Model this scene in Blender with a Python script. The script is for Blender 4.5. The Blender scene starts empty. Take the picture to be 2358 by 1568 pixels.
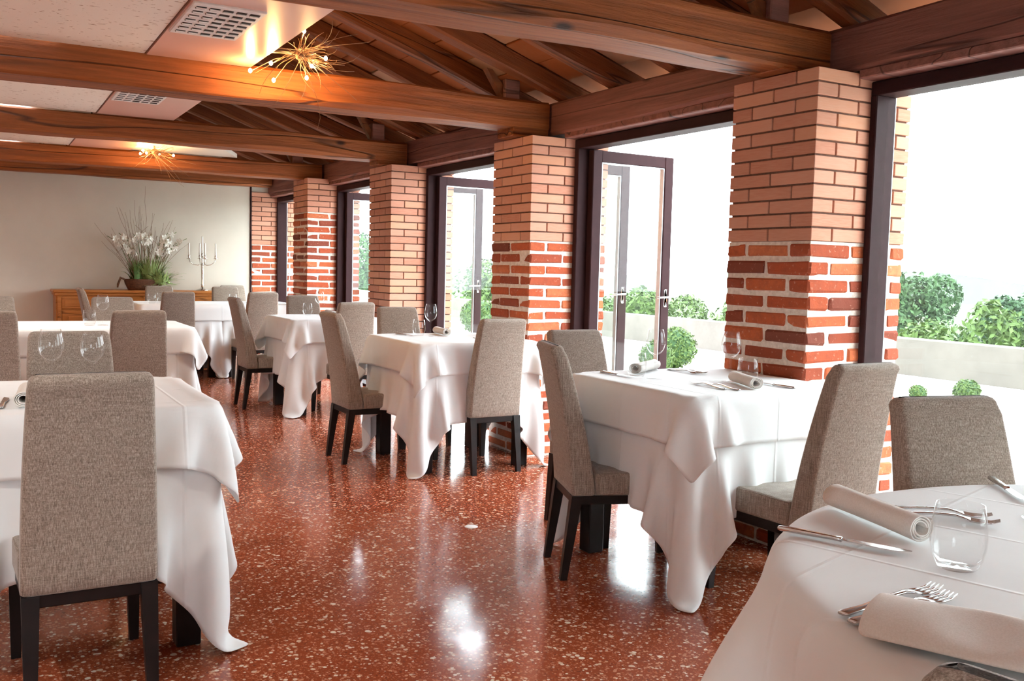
import bpy, bmesh, math, random
import numpy as np
from mathutils import Vector, Matrix
random.seed(7)
PI = math.pi
SC = bpy.context.scene
COL = SC.collection

# ------------------------------------------------------------------ camera, sky, exposure
cam_d = bpy.data.cameras.new('camera'); cam = bpy.data.objects.new('camera', cam_d); COL.objects.link(cam)
cam_d.sensor_width = 36; cam_d.sensor_fit = 'HORIZONTAL'; cam_d.lens = 33.18; cam_d.clip_start = .05; cam_d.clip_end = 1500
_yaw, _pit, _rol = math.radians(29.5868), math.radians(4.3216), math.radians(1.3848)
_F = Vector((math.sin(_yaw)*math.cos(_pit), math.cos(_yaw)*math.cos(_pit), -math.sin(_pit)))
_R = Vector((math.cos(_yaw), -math.sin(_yaw), 0)); _U = _R.cross(_F)
_R2 = _R*math.cos(_rol)+_U*math.sin(_rol); _U2 = -_R*math.sin(_rol)+_U*math.cos(_rol)
cam.matrix_world = Matrix(((_R2.x, _U2.x, -_F.x, -3.073), (_R2.y, _U2.y, -_F.y, -2.873), (_R2.z, _U2.z, -_F.z, 1.215), (0, 0, 0, 1)))
SC.camera = cam

SKY = 10.0
LAMP = 3.2
SPOT = 56
world = bpy.data.worlds.new('overcast_sky'); SC.world = world; world.use_nodes = True
_bg = world.node_tree.nodes['Background']; _bg.inputs[0].default_value = (.84, .935, 1, 1); _bg.inputs[1].default_value = SKY

SC.view_settings.view_transform = 'Standard'; SC.view_settings.look = 'None'
SC.view_settings.gamma = 1; SC.view_settings.use_curve_mapping = False
SC.view_settings.exposure = 0.36
SC.cycles.max_bounces = 6; SC.cycles.diffuse_bounces = 4; SC.cycles.glossy_bounces = 3
SC.cycles.adaptive_threshold = .04
SC.cycles.transmission_bounces = 6; SC.cycles.transparent_max_bounces = 16
SC.cycles.use_light_tree = False; SC.cycles.caustics_reflective = False; SC.cycles.caustics_refractive = False
SC.cycles.sample_clamp_indirect = 6

# ------------------------------------------------------------------ material helpers
class NT:
    def __init__(s, name):
        s.m = bpy.data.materials.new(name); s.m.use_nodes = True; s.t = s.m.node_tree; s.n = s.t.nodes; s.l = s.t.links
        s.b = s.n['Principled BSDF']; s.out = s.n['Material Output']
    def node(s, kind, **kw):
        n = s.n.new(kind)
        for k, v in kw.items():
            if k.startswith('_'): setattr(n, k[1:], v)
            else: n.inputs[k.replace('__', ' ')].default_value = v
        return n
    def link(s, a, b): s.l.new(a, b)
    def coord(s, scale=(1, 1, 1), rnd=False, kind='Object', rot=(0, 0, 0)):
        c = s.node('ShaderNodeTexCoord'); mp = s.node('ShaderNodeMapping'); mp.inputs['Scale'].default_value = scale; mp.inputs['Rotation'].default_value = rot
        s.link(c.outputs[kind], mp.inputs['Vector'])
        if rnd:
            oi = s.node('ShaderNodeObjectInfo'); mu = s.node('ShaderNodeMath', _operation='MULTIPLY'); mu.inputs[1].default_value = 37.0
            s.link(oi.outputs['Random'], mu.inputs[0]); s.link(mu.outputs[0], mp.inputs['Location'])
        return mp.outputs[0]
    def noise(s, vec, scale, detail=4, rough=.55, dist=0):
        n = s.node('ShaderNodeTexNoise'); n.inputs['Scale'].default_value = scale; n.inputs['Detail'].default_value = detail
        n.inputs['Roughness'].default_value = rough; n.inputs['Distortion'].default_value = dist; s.link(vec, n.inputs['Vector']); return n.outputs['Fac']
    def ramp(s, fac, stops):
        r = s.node('ShaderNodeValToRGB'); e = r.color_ramp.elements
        while len(e) < len(stops): e.new(.5)
        for el, (p, c) in zip(e, stops): el.position = p; el.color = c if len(c) == 4 else (*c, 1)
        s.link(fac, r.inputs[0]); return r.outputs[0]
    def mix(s, fac, a, b, mode='MIX'):
        n = s.node('ShaderNodeMix', _data_type='RGBA', _blend_type=mode)
        for sock, v in ((n.inputs[0], fac), (n.inputs[6], a), (n.inputs[7], b)):
            if isinstance(v, (int, float)): sock.default_value = v
            elif isinstance(v, tuple): sock.default_value = v if len(v) == 4 else (*v, 1)
            else: s.link(v, sock)
        return n.outputs[2]
    def bump(s, fac, strength, dist=.01):
        b = s.node('ShaderNodeBump'); b.inputs['Strength'].default_value = strength; b.inputs['Distance'].default_value = dist
        s.link(fac, b.inputs['Height']); s.link(b.outputs[0], s.b.inputs['Normal'])
    def base(s, c):
        if isinstance(c, tuple): s.b.inputs['Base Color'].default_value = (*c[:3], 1)
        else: s.link(c, s.b.inputs['Base Color'])
    def rough(s, r, spec=None):
        if isinstance(r, (int, float)): s.b.inputs['Roughness'].default_value = r
        else: s.link(r, s.b.inputs['Roughness'])
        if spec is not None: s.b.inputs['Specular IOR Level'].default_value = spec
M = {}
def plain(name, col, rough=.6, metal=0, spec=.5, var=.08, scale=20):
    t = NT(name); v = t.coord()
    n = t.noise(v, scale)
    lo = tuple(c*(1-var) for c in col); hi = tuple(min(1, c*(1+var)) for c in col)
    t.base(t.ramp(n, [(.3, lo), (.7, hi)])); t.rough(rough, spec); t.b.inputs['Metallic'].default_value = metal
    M[name] = t.m; return t
def wood(name, dark, mid, light, rough=.6, knots=True, bump=.5, rot=(0, 0, 0)):
    t = NT(name); v = t.coord((.8, 16, 16), True, rot=rot)
    g = t.noise(v, 1.6, 7, .66, .15)
    c = t.ramp(g, [(.28, dark), (.5, mid), (.72, light)])
    v2 = t.coord((1.1, 3, 3), True, rot=rot); big = t.noise(v2, 1.0, 3)
    c = t.mix(t.ramp(big, [(.35, (0, 0, 0)), (.65, (1, 1, 1))]), c, t.mix(.45, c, mid), 'MIX')
    v3 = t.coord((.22, 3.2, 4.5), True, rot=rot)
    w = t.noise(v3, 1.0, 3, .35, .1)
    crack = t.ramp(w, [(.540, (0, 0, 0)), (.545, (1, 1, 1)), (.549, (1, 1, 1)), (.554, (0, 0, 0))])
    c = t.mix(t.mix(1.0, crack, (.75, .75, .75), 'MULTIPLY'), c, tuple(x*.18 for x in dark))
    h = t.mix(.6, g, crack, 'SUBTRACT')
    if knots:
        vo = t.node('ShaderNodeTexVoronoi'); vo.inputs['Scale'].default_value = 1.0; t.link(t.coord((2.2, 5, 5), True, rot=rot), vo.inputs['Vector'])
        k = t.ramp(vo.outputs['Distance'], [(.06, (1, 1, 1)), (.13, (0, 0, 0))])
        c = t.mix(k, c, tuple(x*.3 for x in dark))
    t.base(c); t.rough(rough, .35); t.bump(h, bump, .012)
    M[name] = t.m; return t

wood('beam_wood', (.10, .024, .005), (.25, .066, .013), (.40, .12, .028), .6, bump=.9)
wood('plate_wood', (.12, .045, .035), (.225, .088, .068), (.33, .135, .102), .6)
wood('rafter_wood', (.08, .02, .0055), (.16, .042, .010), (.26, .078, .021), .6, knots=False)
wood('cabinet_wood', (.28, .09, .02), (.45, .165, .04), (.55, .22, .06), .38, bump=.15)
plain('leg_wood', (.012, .0075, .007), .4, spec=.22, var=.2)
plain('frame_paint', (.032, .0135, .0145), .55, spec=.08, var=.08)
plain('frame_gasket', (.42, .44, .45), .35, metal=.6)
plain('vent_white', (.80, .78, .76), .5)
plain('vent_dark', (.03, .025, .022), .8)
plain('silver', (.72, .70, .66), .16, metal=1, var=.04)
plain('steel', (.66, .65, .64), .2, metal=1, var=.04)
plain('candle_wax', (.86, .84, .78), .5)
plain('basket_brown', (.11, .042, .02), .75, var=.4, scale=60)
plain('blade_green', (.09, .19, .04), .5, var=.5, scale=6)
plain('pale_green', (.27, .36, .12), .5, var=.4, scale=9)
plain('petal_white', (.85, .84, .78), .6)
plain('stem_green', (.13, .17, .05), .6)
plain('dry_twig', (.24, .15, .09), .7, var=.25)
plain('lamp_twig', (.30, .15, .075), .55, var=.2)
plain('table_wood', (.03, .02, .017), .5)
plain('trunk_bark', (.10, .075, .05), .9, var=.3)
plain('dark_mortar', (.17, .085, .06), .95, var=.2, scale=70)
plain('ceramic_white', (.85, .84, .82), .35)
plain('bulb_socket', (.5, .4, .25), .4, metal=.8)

def m_wall():
    t = NT('cream_plaster'); v = t.coord(); t.base(t.ramp(t.noise(v, 3, 5), [(.3, (.60, .545, .47)), (.7, (.64, .585, .505))])); t.rough(.7, .3); t.bump(t.noise(v, 120, 3), .08, .003); M['cream_plaster'] = t.m
    t = NT('terracotta_soffit'); v = t.coord(); t.base(t.ramp(t.noise(v, 2.5, 4), [(.3, (.64, .37, .30)), (.7, (.69, .41, .335))])); t.rough(.33, .5); M['soffit'] = t.m
    t = NT('acoustic_panel'); v = t.coord((28, 60, 30)); n = t.noise(v, 1, 2, .5); fl = t.ramp(n, [(.655, (0, 0, 0)), (.69, (1, 1, 1))])
    t.base(t.mix(fl, (.80, .73, .65), (.40, .28, .20))); t.rough(.9, .1)
    inv = t.node('ShaderNodeInvert'); t.link(fl, inv.inputs['Color']); t.bump(inv.outputs[0], .5, .004); M['acoustic'] = t.m
m_wall()
def m_floor():
    t = NT('terrazzo'); v = t.coord()
    n1 = t.noise(v, 1.3, 4, .6); basec = t.ramp(n1, [(.3, (.245, .044, .018)), (.7, (.315, .064, .025))])
    def chips(scale, size, share, col, below):
        vo = t.node('ShaderNodeTexVoronoi'); vo.inputs['Scale'].default_value = scale; t.link(v, vo.inputs['Vector'])
        sep = t.node('ShaderNodeSeparateColor'); t.link(vo.outputs['Color'], sep.inputs[0])
        pick = t.node('ShaderNodeMath', _operation='LESS_THAN'); pick.inputs[1].default_value = share; t.link(sep.outputs[0], pick.inputs[0])
        mul = t.node('ShaderNodeMath', _operation='MULTIPLY'); mul.inputs[1].default_value = size; t.link(sep.outputs[1], mul.inputs[0])
        inn = t.node('ShaderNodeMath', _operation='LESS_THAN'); t.link(vo.outputs['Distance'], inn.inputs[0]); t.link(mul.outputs[0], inn.inputs[1])
        a = t.node('ShaderNodeMath', _operation='MULTIPLY'); t.link(pick.outputs[0], a.inputs[0]); t.link(inn.outputs[0], a.inputs[1])
        c2 = t.ramp(sep.outputs[2], [(0, col[0]), (1, col[1])])
        return t.mix(a.outputs[0], below, c2)
    c = chips(190, .9, .55, ((.15, .03, .018), (.48, .15, .07)), basec)
    c = chips(110, .9, .28, ((.42, .13, .065), (.62, .30, .18)), c)
    c = chips(85, .80, .17, ((.60, .38, .26), (.78, .64, .50)), c)
    c = chips(48, .55, .09, ((.64, .42, .30), (.80, .68, .55)), c)
    t.base(c); t.rough(t.ramp(t.noise(v, 7, 5), [(.3, (.09, .09, .09)), (.7, (.17, .17, .17))]), .5); t.bump(t.noise(v, 5, 3), .05, .01)
    M['terrazzo'] = t.m
m_floor()
def m_brick():
    t = NT('new_brick'); oi = t.node('ShaderNodeObjectInfo'); v = t.coord((1, 1, 1), True)
    c = t.ramp(oi.outputs['Random'], [(0, (.47, .19, .12)), (.35, (.53, .235, .155)), (.7, (.60, .29, .20)), (1, (.62, .29, .17))])
    n = t.noise(t.coord((6, 6, 60), True), 3, 4); c = t.mix(t.ramp(n, [(.35, (0, 0, 0)), (.7, (.35, .35, .35))]), c, (.62, .36, .26)); t.base(c); t.rough(.85, .2); t.bump(n, .15, .004); M['new_brick'] = t.m
    t = NT('old_brick'); oi = t.node('ShaderNodeObjectInfo')
    c = t.ramp(oi.outputs['Random'], [(0, (.17, .05, .034)), (.14, (.28, .062, .033)), (.5, (.42, .086, .036)), (.8, (.52, .13, .05)), (1, (.56, .18, .08))])
    n = t.noise(t.coord((1, 1, 1), True), 26, 6, .7); c = t.mix(t.ramp(n, [(.4, (0, 0, 0)), (.75, (.55, .55, .55))]), c, (.20, .055, .035)); n2 = t.noise(t.coord((1, 1, 1), True), 60, 3)
    c = t.mix(t.ramp(n2, [(.62, (0, 0, 0)), (.72, (.5, .5, .5))]), c, (.62, .38, .28)); t.base(c); t.rough(.9, .2); t.bump(n, .5, .008); M['old_brick'] = t.m
    t = NT('lime_mortar'); v = t.coord(); n = t.noise(v, 45, 5, .65); t.base(t.ramp(n, [(.3, (.58, .47, .40)), (.65, (.80, .70, .62))])); t.rough(.95, .1); t.bump(n, .6, .01); M['lime_mortar'] = t.m
m_brick()
def m_fabric():
    t = NT('linen'); v = t.coord((560, 560, 18)); w1 = t.noise(v, 1, 3, .6); v2 = t.coord((26, 26, 560)); w2 = t.noise(v2, 1, 3, .6); v3 = t.coord((300, 300, 300)); w3 = t.noise(v3, 1, 2)
    a = t.mix(.30, w1, w2); a = t.mix(.25, a, w3)
    t.base(t.ramp(a, [(.38, (.15, .112, .088)), (.5, (.28, .222, .18)), (.62, (.46, .385, .325))])); t.rough(.95, .1); t.b.inputs['Sheen Weight'].default_value = .25; t.bump(a, .25, .003); M['linen'] = t.m
    t = NT('table_linen'); v = t.coord(); n = t.noise(v, 5, 3); t.base(t.ramp(n, [(.3, (.785, .785, .78)), (.7, (.82, .82, .815))])); t.rough(.8, .2); t.b.inputs['Sheen Weight'].default_value = .2; 
    tc = t.node('ShaderNodeTexCoord'); sx = t.node('ShaderNodeSeparateXYZ'); t.link(tc.outputs['Object'], sx.inputs[0]); cr = []
    for ax in (0, 1):
        pp = t.node('ShaderNodeMath', _operation='PINGPONG'); pp.inputs[1].default_value = .15; t.link(sx.outputs[ax], pp.inputs[0])
        sc = t.node('ShaderNodeMath', _operation='MULTIPLY'); sc.inputs[1].default_value = 6.6; t.link(pp.outputs[0], sc.inputs[0]); cr.append(t.ramp(sc.outputs[0], [(.0, (1, 1, 1)), (.045, (0, 0, 0))]))
    t.bump(t.mix(1.0, cr[0], cr[1], 'ADD'), .32, .004); M['table_linen'] = t.m
    t = NT('napkin_cloth'); v = t.coord((380, 380, 380)); n = t.noise(v, 1, 2); t.base(t.ramp(n, [(.3, (.76, .71, .66)), (.7, (.83, .79, .75))])); t.rough(.85, .15); t.bump(n, .12, .002); M['napkin'] = t.m
m_fabric()
def m_glass(name, tint, ior=1.45):
    t = NT(name); t.n.remove(t.b)
    tr = t.node('ShaderNodeBsdfTransparent'); tr.inputs[0].default_value = (*tint, 1)
    gl = t.node('ShaderNodeBsdfGlossy'); gl.inputs['Roughness'].default_value = .0; gl.inputs[0].default_value = (1, 1, 1, 1)
    lw = t.node('ShaderNodeLayerWeight'); lw.inputs[0].default_value = .5
    pw = t.node('ShaderNodeMath', _operation='POWER'); pw.inputs[1].default_value = 5; t.link(lw.outputs['Facing'], pw.inputs[0])
    fr = t.node('ShaderNodeMath', _operation='MULTIPLY_ADD'); f0 = ((ior-1)/(ior+1))**2; fr.inputs[1].default_value = (1-f0)*.8; fr.inputs[2].default_value = f0; t.link(pw.outputs[0], fr.inputs[0])
    mx = t.node('ShaderNodeMixShader'); t.link(fr.outputs[0], mx.inputs[0]); t.link(tr.outputs[0], mx.inputs[1]); t.link(gl.outputs[0], mx.inputs[2]); t.link(mx.outputs[0], t.out.inputs[0]); M[name] = t.m
m_glass('window_glass', (.955, .975, .96), 1.26); m_glass('drink_glass', (.982, .985, .985), 1.3)
def m_out():
    t = NT('concrete'); v = t.coord(); n = t.noise(v, 2, 6, .65); t.base(t.ramp(n, [(.3, (.11, .097, .085)), (.7, (.145, .128, .112))])); t.rough(.9, .2); t.bump(n, .2, .01); M['concrete'] = t.m
    t = NT('pale_gravel'); v = t.coord(); n = t.noise(v, 60, 3); t.base(t.ramp(n, [(.3, (.60, .57, .53)), (.7, (.76, .73, .69))])); t.rough(.95, .1); t.bump(n, .4, .01); M['gravel'] = t.m
    t = NT('meadow'); v = t.coord(); n = t.noise(v, .25, 6, .7); t.base(t.ramp(n, [(.3, (.03, .055, .014)), (.7, (.06, .09, .022))])); t.rough(.95, .1); M['meadow'] = t.m
    t = NT('hill_woods'); v = t.coord(); n = t.noise(v, .05, 6, .7); t.base(t.ramp(n, [(.3, (.035, .065, .03)), (.7, (.075, .11, .045))])); t.rough(1, .05); M['hill'] = t.m
    for nm, lo, hi in (('leaf_dark', (.012, .036, .012), (.03, .075, .022)), ('leaf_mid', (.018, .05, .014), (.045, .095, .026)), ('leaf_light', (.035, .065, .012), (.075, .12, .026))):
        t = NT(nm); v = t.coord(); n = t.noise(v, 3.5, 4, .7); t.base(t.ramp(n, [(.3, lo), (.7, hi)])); t.rough(.6, .25); M[nm] = t.m
    t = NT('warm_bulb'); t.b.inputs['Emission Color'].default_value = (1, .72, .34, 1); t.b.inputs['Emission Strength'].default_value = 60; t.base((.9, .7, .4)); M['bulb'] = t.m
    t = NT('spot_lens'); t.b.inputs['Emission Color'].default_value = (1, .9, .78, 1); t.b.inputs['Emission Strength'].default_value = 9; t.base((.9, .9, .85)); M['spot'] = t.m
    t = NT('tavella_tile'); oi = t.node('ShaderNodeObjectInfo'); c = t.ramp(oi.outputs['Random'], [(0, (.21, .058, .02)), (.55, (.28, .085, .03)), (.72, (.31, .14, .07)), (1, (.36, .21, .14))]); n = t.noise(t.coord((1, 1, 1), True), 12, 4); t.base(t.mix(t.ramp(n, [(.4, (0, 0, 0)), (.8, (.3, .3, .3))]), c, (.30, .13, .07))); t.rough(.9, .1); M['tavella'] = t.m
m_out()

# ------------------------------------------------------------------ mesh helpers
class MB:
    def __init__(s): s.v = []; s.f = []
    def add(s, vs, fs):
        o = len(s.v); s.v += [tuple(map(float, p)) for p in vs]; s.f += [tuple(i+o for i in f) for f in fs]; return s
    def box(s, x0, x1, y0, y1, z0, z1, c=0):
        if c <= 0:
            vs = [(x, y, z) for x in (x0, x1) for y in (y0, y1) for z in (z0, z1)]
            return s.add(vs, [(0, 1, 3, 2), (4, 6, 7, 5), (0, 4, 5, 1), (2, 3, 7, 6), (0, 2, 6, 4), (1, 5, 7, 3)])
        X, Y, Z = (x0, x1), (y0, y1), (z0, z1); vs = []; ix = {}
        for i in (0, 1):
            for j in (0, 1):
                for k in (0, 1):
                    sx, sy, sz = (1, -1)[i]*c, (1, -1)[j]*c, (1, -1)[k]*c
                    for ax, p in enumerate(((X[i], Y[j]+sy, Z[k]+sz), (X[i]+sx, Y[j], Z[k]+sz), (X[i]+sx, Y[j]+sy, Z[k]))):
                        ix[i, j, k, ax] = len(vs); vs.append(p)
        fs = []
        for i in (0, 1): fs.append([ix[i, j, k, 0] for j, k in ((0, 0), (0, 1), (1, 1), (1, 0))][::(1 if i == 0 else -1)])
        for j in (0, 1): fs.append([ix[i, j, k, 1] for i, k in ((0, 0), (1, 0), (1, 1), (0, 1))][::(1 if j == 0 else -1)])
        for k in (0, 1): fs.append([ix[i, j, k, 2] for i, j in ((0, 0), (0, 1), (1, 1), (1, 0))][::(1 if k == 0 else -1)])
        for i in (0, 1):
            for j in (0, 1): fs.append([ix[i, j, 0, 0], ix[i, j, 1, 0], ix[i, j, 1, 1], ix[i, j, 0, 1]][::(1 if i == j else -1)])
        for j in (0, 1):
            for k in (0, 1): fs.append([ix[0, j, k, 1], ix[1, j, k, 1], ix[1, j, k, 2], ix[0, j, k, 2]][::(1 if j == k else -1)])
        for i in (0, 1):
            for k in (0, 1): fs.append([ix[i, 0, k, 2], ix[i, 1, k, 2], ix[i, 1, k, 0], ix[i, 0, k, 0]][::(1 if i == k else -1)])
        for i in (0, 1):
            for j in (0, 1):
                for k in (0, 1): fs.append([ix[i, j, k, a] for a in (0, 1, 2)][::(1 if (i+j+k) % 2 == 0 else -1)])
        return s.add(vs, fs)
    def rings(s, rings, closed=True, caps=True):
        n = len(rings[0]); o = len(s.v)
        for r in rings: s.v += [tuple(map(float, p)) for p in r]
        for a in range(len(rings)-1):
            for i in range(n if closed else n-1):
                j = (i+1) % n; s.f.append((o+a*n+i, o+a*n+j, o+(a+1)*n+j, o+(a+1)*n+i))
        if caps:
            s.f.append(tuple(o+i for i in range(n-1, -1, -1))); s.f.append(tuple(o+(len(rings)-1)*n+i for i in range(n)))
        return s
    def lathe(s, prof, seg=24, c=(0, 0, 0), caps=True):
        return s.rings([[(c[0]+r*math.cos(2*PI*i/seg), c[1]+r*math.sin(2*PI*i/seg), c[2]+z) for i in range(seg)] for r, z in prof], caps=caps)
    def tube(s, pts, rad, seg=6, caps=True):
        pts = [Vector(p) for p in pts]; n = len(pts); rads = rad if isinstance(rad, (list, tuple)) else [rad]*n
        t0 = (pts[1]-pts[0]).normalized(); ref = Vector((0, 0, 1)) if abs(t0.z) < .9 else Vector((1, 0, 0)); u = t0.cross(ref).normalized(); rs = []
        for i in range(n):
            t = (pts[min(i+1, n-1)]-pts[max(i-1, 0)]).normalized(); u = (u-t*u.dot(t)).normalized(); w = t.cross(u)
            rs.append([pts[i]+(u*math.cos(2*PI*k/seg)+w*math.sin(2*PI*k/seg))*rads[i] for k in range(seg)])
        return s.rings(rs, caps=caps)
    def prism(s, poly, z0, z1):
        n = len(poly); return s.rings([[(x, y, z0) for x, y in poly], [(x, y, z1) for x, y in poly]])
    def mesh(s, name, smooth=False):
        me = bpy.data.meshes.new(name); me.from_pydata(s.v, [], s.f); me.validate(); me.update()
        if smooth: me.polygons.foreach_set('use_smooth', [True]*len(me.polygons))
        return me
def link(name, me, mat, parent=None, loc=None, rot=None):
    if mat is not None and not me.materials: me.materials.append(M[mat] if isinstance(mat, str) else mat)
    o = bpy.data.objects.new(name, me); COL.objects.link(o)
    if parent is not None: o.parent = parent
    if loc is not None: o.location = loc
    if rot is not None: o.rotation_euler = rot
    return o
def obj(name, mb, mat, parent=None, loc=None, rot=None, smooth=False):
    return link(name, mb.mesh(name, smooth), mat, parent, loc, rot)
def autosmooth(o, ang=40):
    me = o.data; me.polygons.foreach_set('use_smooth', [True]*len(me.polygons))
    try: me.set_sharp_from_angle(angle=math.radians(ang))
    except Exception: pass
    return o
def tag(o, label=None, cat=None, group=None, kind=None):
    for k, v in (('label', label), ('category', cat), ('group', group), ('kind', kind)):
        if v: o[k] = v
    return o
def thing(name, label, cat, loc=(0, 0, 0), rz=0, group=None):
    o = bpy.data.objects.new(name, None); COL.objects.link(o); o.empty_display_size = .1; o.location = loc; o.rotation_euler = (0, 0, rz); return tag(o, label, cat, group)
def setting(name, loc=(0, 0, 0), label=None):
    o = bpy.data.objects.new(name, None); COL.objects.link(o); o.empty_display_size = .1; o.location = loc; o['kind'] = 'structure'
    if label: o['label'] = label
    return o
def struct(name, mb, mat, label=None, **kw):
    o = obj(name, mb, mat, **kw); o['kind'] = 'structure'
    if label: o['label'] = label
    return o
def copy_tree(o, parent=None):
    c = o.copy(); COL.objects.link(c); c.parent = parent
    for ch in list(o.children): copy_tree(ch, c)
    return c

# ------------------------------------------------------------------ the room shell
S, W, D = 2.34, .51, .59          # pillar spacing, width along the row, depth
Y_BACK, X_LEFT, Y_REAR = 9.36, -6.4, -5.6
CEIL = 2.29
struct('floor', MB().box(X_LEFT-.2, .62, Y_REAR-.2, Y_BACK+.2, -.08, 0), 'terrazzo', 'polished red terrazzo floor with pale stone chips')
struct('wall_back', MB().box(X_LEFT-.2, -.015, Y_BACK, Y_BACK+.18, 0, 3.2), 'cream_plaster', 'plain cream plaster wall at the far end of the room')
struct('wall_left', MB().box(X_LEFT-.2, X_LEFT, Y_REAR-.2, Y_BACK, 0, 3.2), 'cream_plaster', 'cream plaster wall on the left side')
rear = setting('wall_rear', label='wall behind the camera with a wide opening added for fill light')
for a in ((X_LEFT, -5.6, 0, 3.2), (-5.6, -3.9, 2.1, 3.2), (-5.6, -3.9, 0, .8), (-3.9, .6, 0, 3.2)):  # gap left between the panels lets in added fill light
    obj('wall_panel', MB().box(a[0], a[1], Y_REAR-.2, Y_REAR, a[2], a[3]), 'cream_plaster', rear)
struct('trim_1', MB().box(-.022, -.004, Y_BACK-.018, Y_BACK, 0, 2.19, .004), 'frame_paint', 'thin dark strip where the cream wall meets the end pillar')

# ceiling: acoustic panels and the terracotta soffit strip, bay by bay
ceil = setting('ceiling', label='flat ceiling of flecked acoustic panels beside a terracotta soffit strip')
for i in range(-3, 4):
    y0, y1 = i*S+.40, (i+1)*S+.11
    if i == 3: y1 = Y_BACK
    y0 = max(y0, Y_REAR)
    obj('acoustic_panel', MB().box(X_LEFT, -2.295, y0, y1, CEIL, CEIL+.05), 'acoustic', ceil)
    obj('soffit_strip', MB().box(-2.285, -1.745, y0, y1, CEIL-.004, CEIL+.05), 'soffit', ceil)
    obj('shadow_gap', MB().box(-2.296, -2.284, y0, y1, CEIL+.012, CEIL+.05), 'vent_dark', ceil)
# in the third bay the pale soffit reaches further out over the room
obj('soffit_extension', MB().add([(-1.745, 5.1, CEIL), (-1.3, 5.75, CEIL), (-.72, 7.1, CEIL), (-1.745, 7.1, CEIL), (-1.745, 5.1, CEIL+.04), (-1.3, 5.75, CEIL+.04), (-.72, 7.1, CEIL+.04), (-1.745, 7.1, CEIL+.04)],
    [(3, 2, 1, 0), (4, 5, 6, 7), (0, 1, 5, 4), (1, 2, 6, 5), (2, 3, 7, 6), (3, 0, 4, 7)]), 'cream_plaster', ceil)

def timber(name, L, w, h, mat, parent=None, loc=(0, 0, 0), rot=(0, 0, 0), jit=.006, seed=0, seg=None, ch=.018, wane=0):
    """hand-hewn beam along local +X, bottom at z 0, centred in y; lightly wavy, chamfered"""
    r = random.Random(seed); seg = seg or max(6, int(L/.12)); rings = []
    ph = [r.uniform(0, 6.28) for _ in range(10)]
    for k in range(seg+1):
        x = L*k/seg; t = x*2.1
        dy = jit*(math.sin(t+ph[0])+.6*math.sin(2.3*t+ph[1])); dz = jit*(math.sin(.8*t+ph[2])+.5*math.sin(2.9*t+ph[3]))
        hw = w/2+jit*.6*math.sin(1.7*t+ph[4]); top = h+jit*.5*math.sin(1.3*t+ph[5]); bot = dz*.8
        c = [ch*(1+.5*math.sin(1.9*t+ph[6+q])) for q in range(4)]
        c[0] += wane*max(0, math.sin(1.1*t+ph[9]))
        rings.append([(x, dy-hw, bot+c[0]), (x, dy-hw+c[0], bot), (x, dy+hw-c[1], bot), (x, dy+hw, bot+c[1]), (x, dy+hw, top-c[2]), (x, dy+hw-c[2], top), (x, dy-hw+c[3], top), (x, dy-hw, top-c[3])])
    o = obj(name, MB().rings(rings), mat, parent, loc, rot); return autosmooth(o, 35)

# roof: rafters, tiles between them, slab added on top to block sky light
SL = .34; ANG = math.atan(SL)
def zraf(x): return 2.312-SL*(x-.25)
roof = setting('roof_structure', label='sloping roof of timber rafters with clay tiles laid between them')
RY = [1.25+.575*k for k in range(-10, 15)]
for k, y in enumerate(RY):
    if y < -1.4: continue
    x0 = -2.62; L = (.70-x0)/math.cos(ANG)
    timber('rafter', L, .105+.015*math.sin(k*2.1), .135, 'rafter_wood', roof, (x0, y+.02*math.sin(k*5.3), zraf(x0)), (0, ANG, 0), jit=.008, seed=100+k, seg=22, ch=.014)
tile_me = [MB().box(-.122, .122, -.262, .262, 0, .03, .004).mesh('roof_tile') for _ in range(1)][0]
nt = 0
for k in range(len(RY)-1):
    if RY[k+1] < -.3 or RY[k] > 9.2: continue
    ym = (RY[k]+RY[k+1])/2
    for q in range(12):
        x = .16-q*.236; nt += 1
        if x < -2.6: break
        link('roof_tile', tile_me, 'tavella', roof, (x, ym, zraf(x)+.135*math.cos(ANG)+.006+.004*((q+k) % 2)), (random.uniform(-.01, .01), ANG, 0))
struct('roof_cover', MB().add([(-2.7, Y_REAR-.2, zraf(-2.7)+.2), (.72, Y_REAR-.2, zraf(.72)+.2), (.72, Y_BACK+.5, zraf(.72)+.2), (-2.7, Y_BACK+.5, zraf(-2.7)+.2), (-2.7, Y_REAR-.2, zraf(-2.7)+.26), (.72, Y_REAR-.2, zraf(.72)+.26), (.72, Y_BACK+.5, zraf(.72)+.26), (-2.7, Y_BACK+.5, zraf(-2.7)+.26)],
    [(3, 2, 1, 0), (4, 5, 6, 7), (0, 1, 5, 4), (1, 2, 6, 5), (2, 3, 7, 6), (3, 0, 4, 7)]), 'tavella', 'unseen roof slab above the rafters, added to block sky light')  # hidden slab over the tiles, put there to keep sky light out
struct('wall_attic', MB().box(-2.72, -2.62, Y_REAR, Y_BACK, CEIL+.05, 3.7), 'cream_plaster', 'plaster wall closing the roof space')
struct('wall_gable', MB().box(-2.7, .6, Y_BACK+.02, Y_BACK+.2, 2.1, 3.7), 'cream_plaster', 'gable wall under the roof at the far end')
struct('wall_gable_rear', MB().box(-2.7, .6, Y_REAR-.2, Y_REAR-.02, 2.1, 3.7), 'cream_plaster', 'gable wall under the roof behind the camera')

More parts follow.
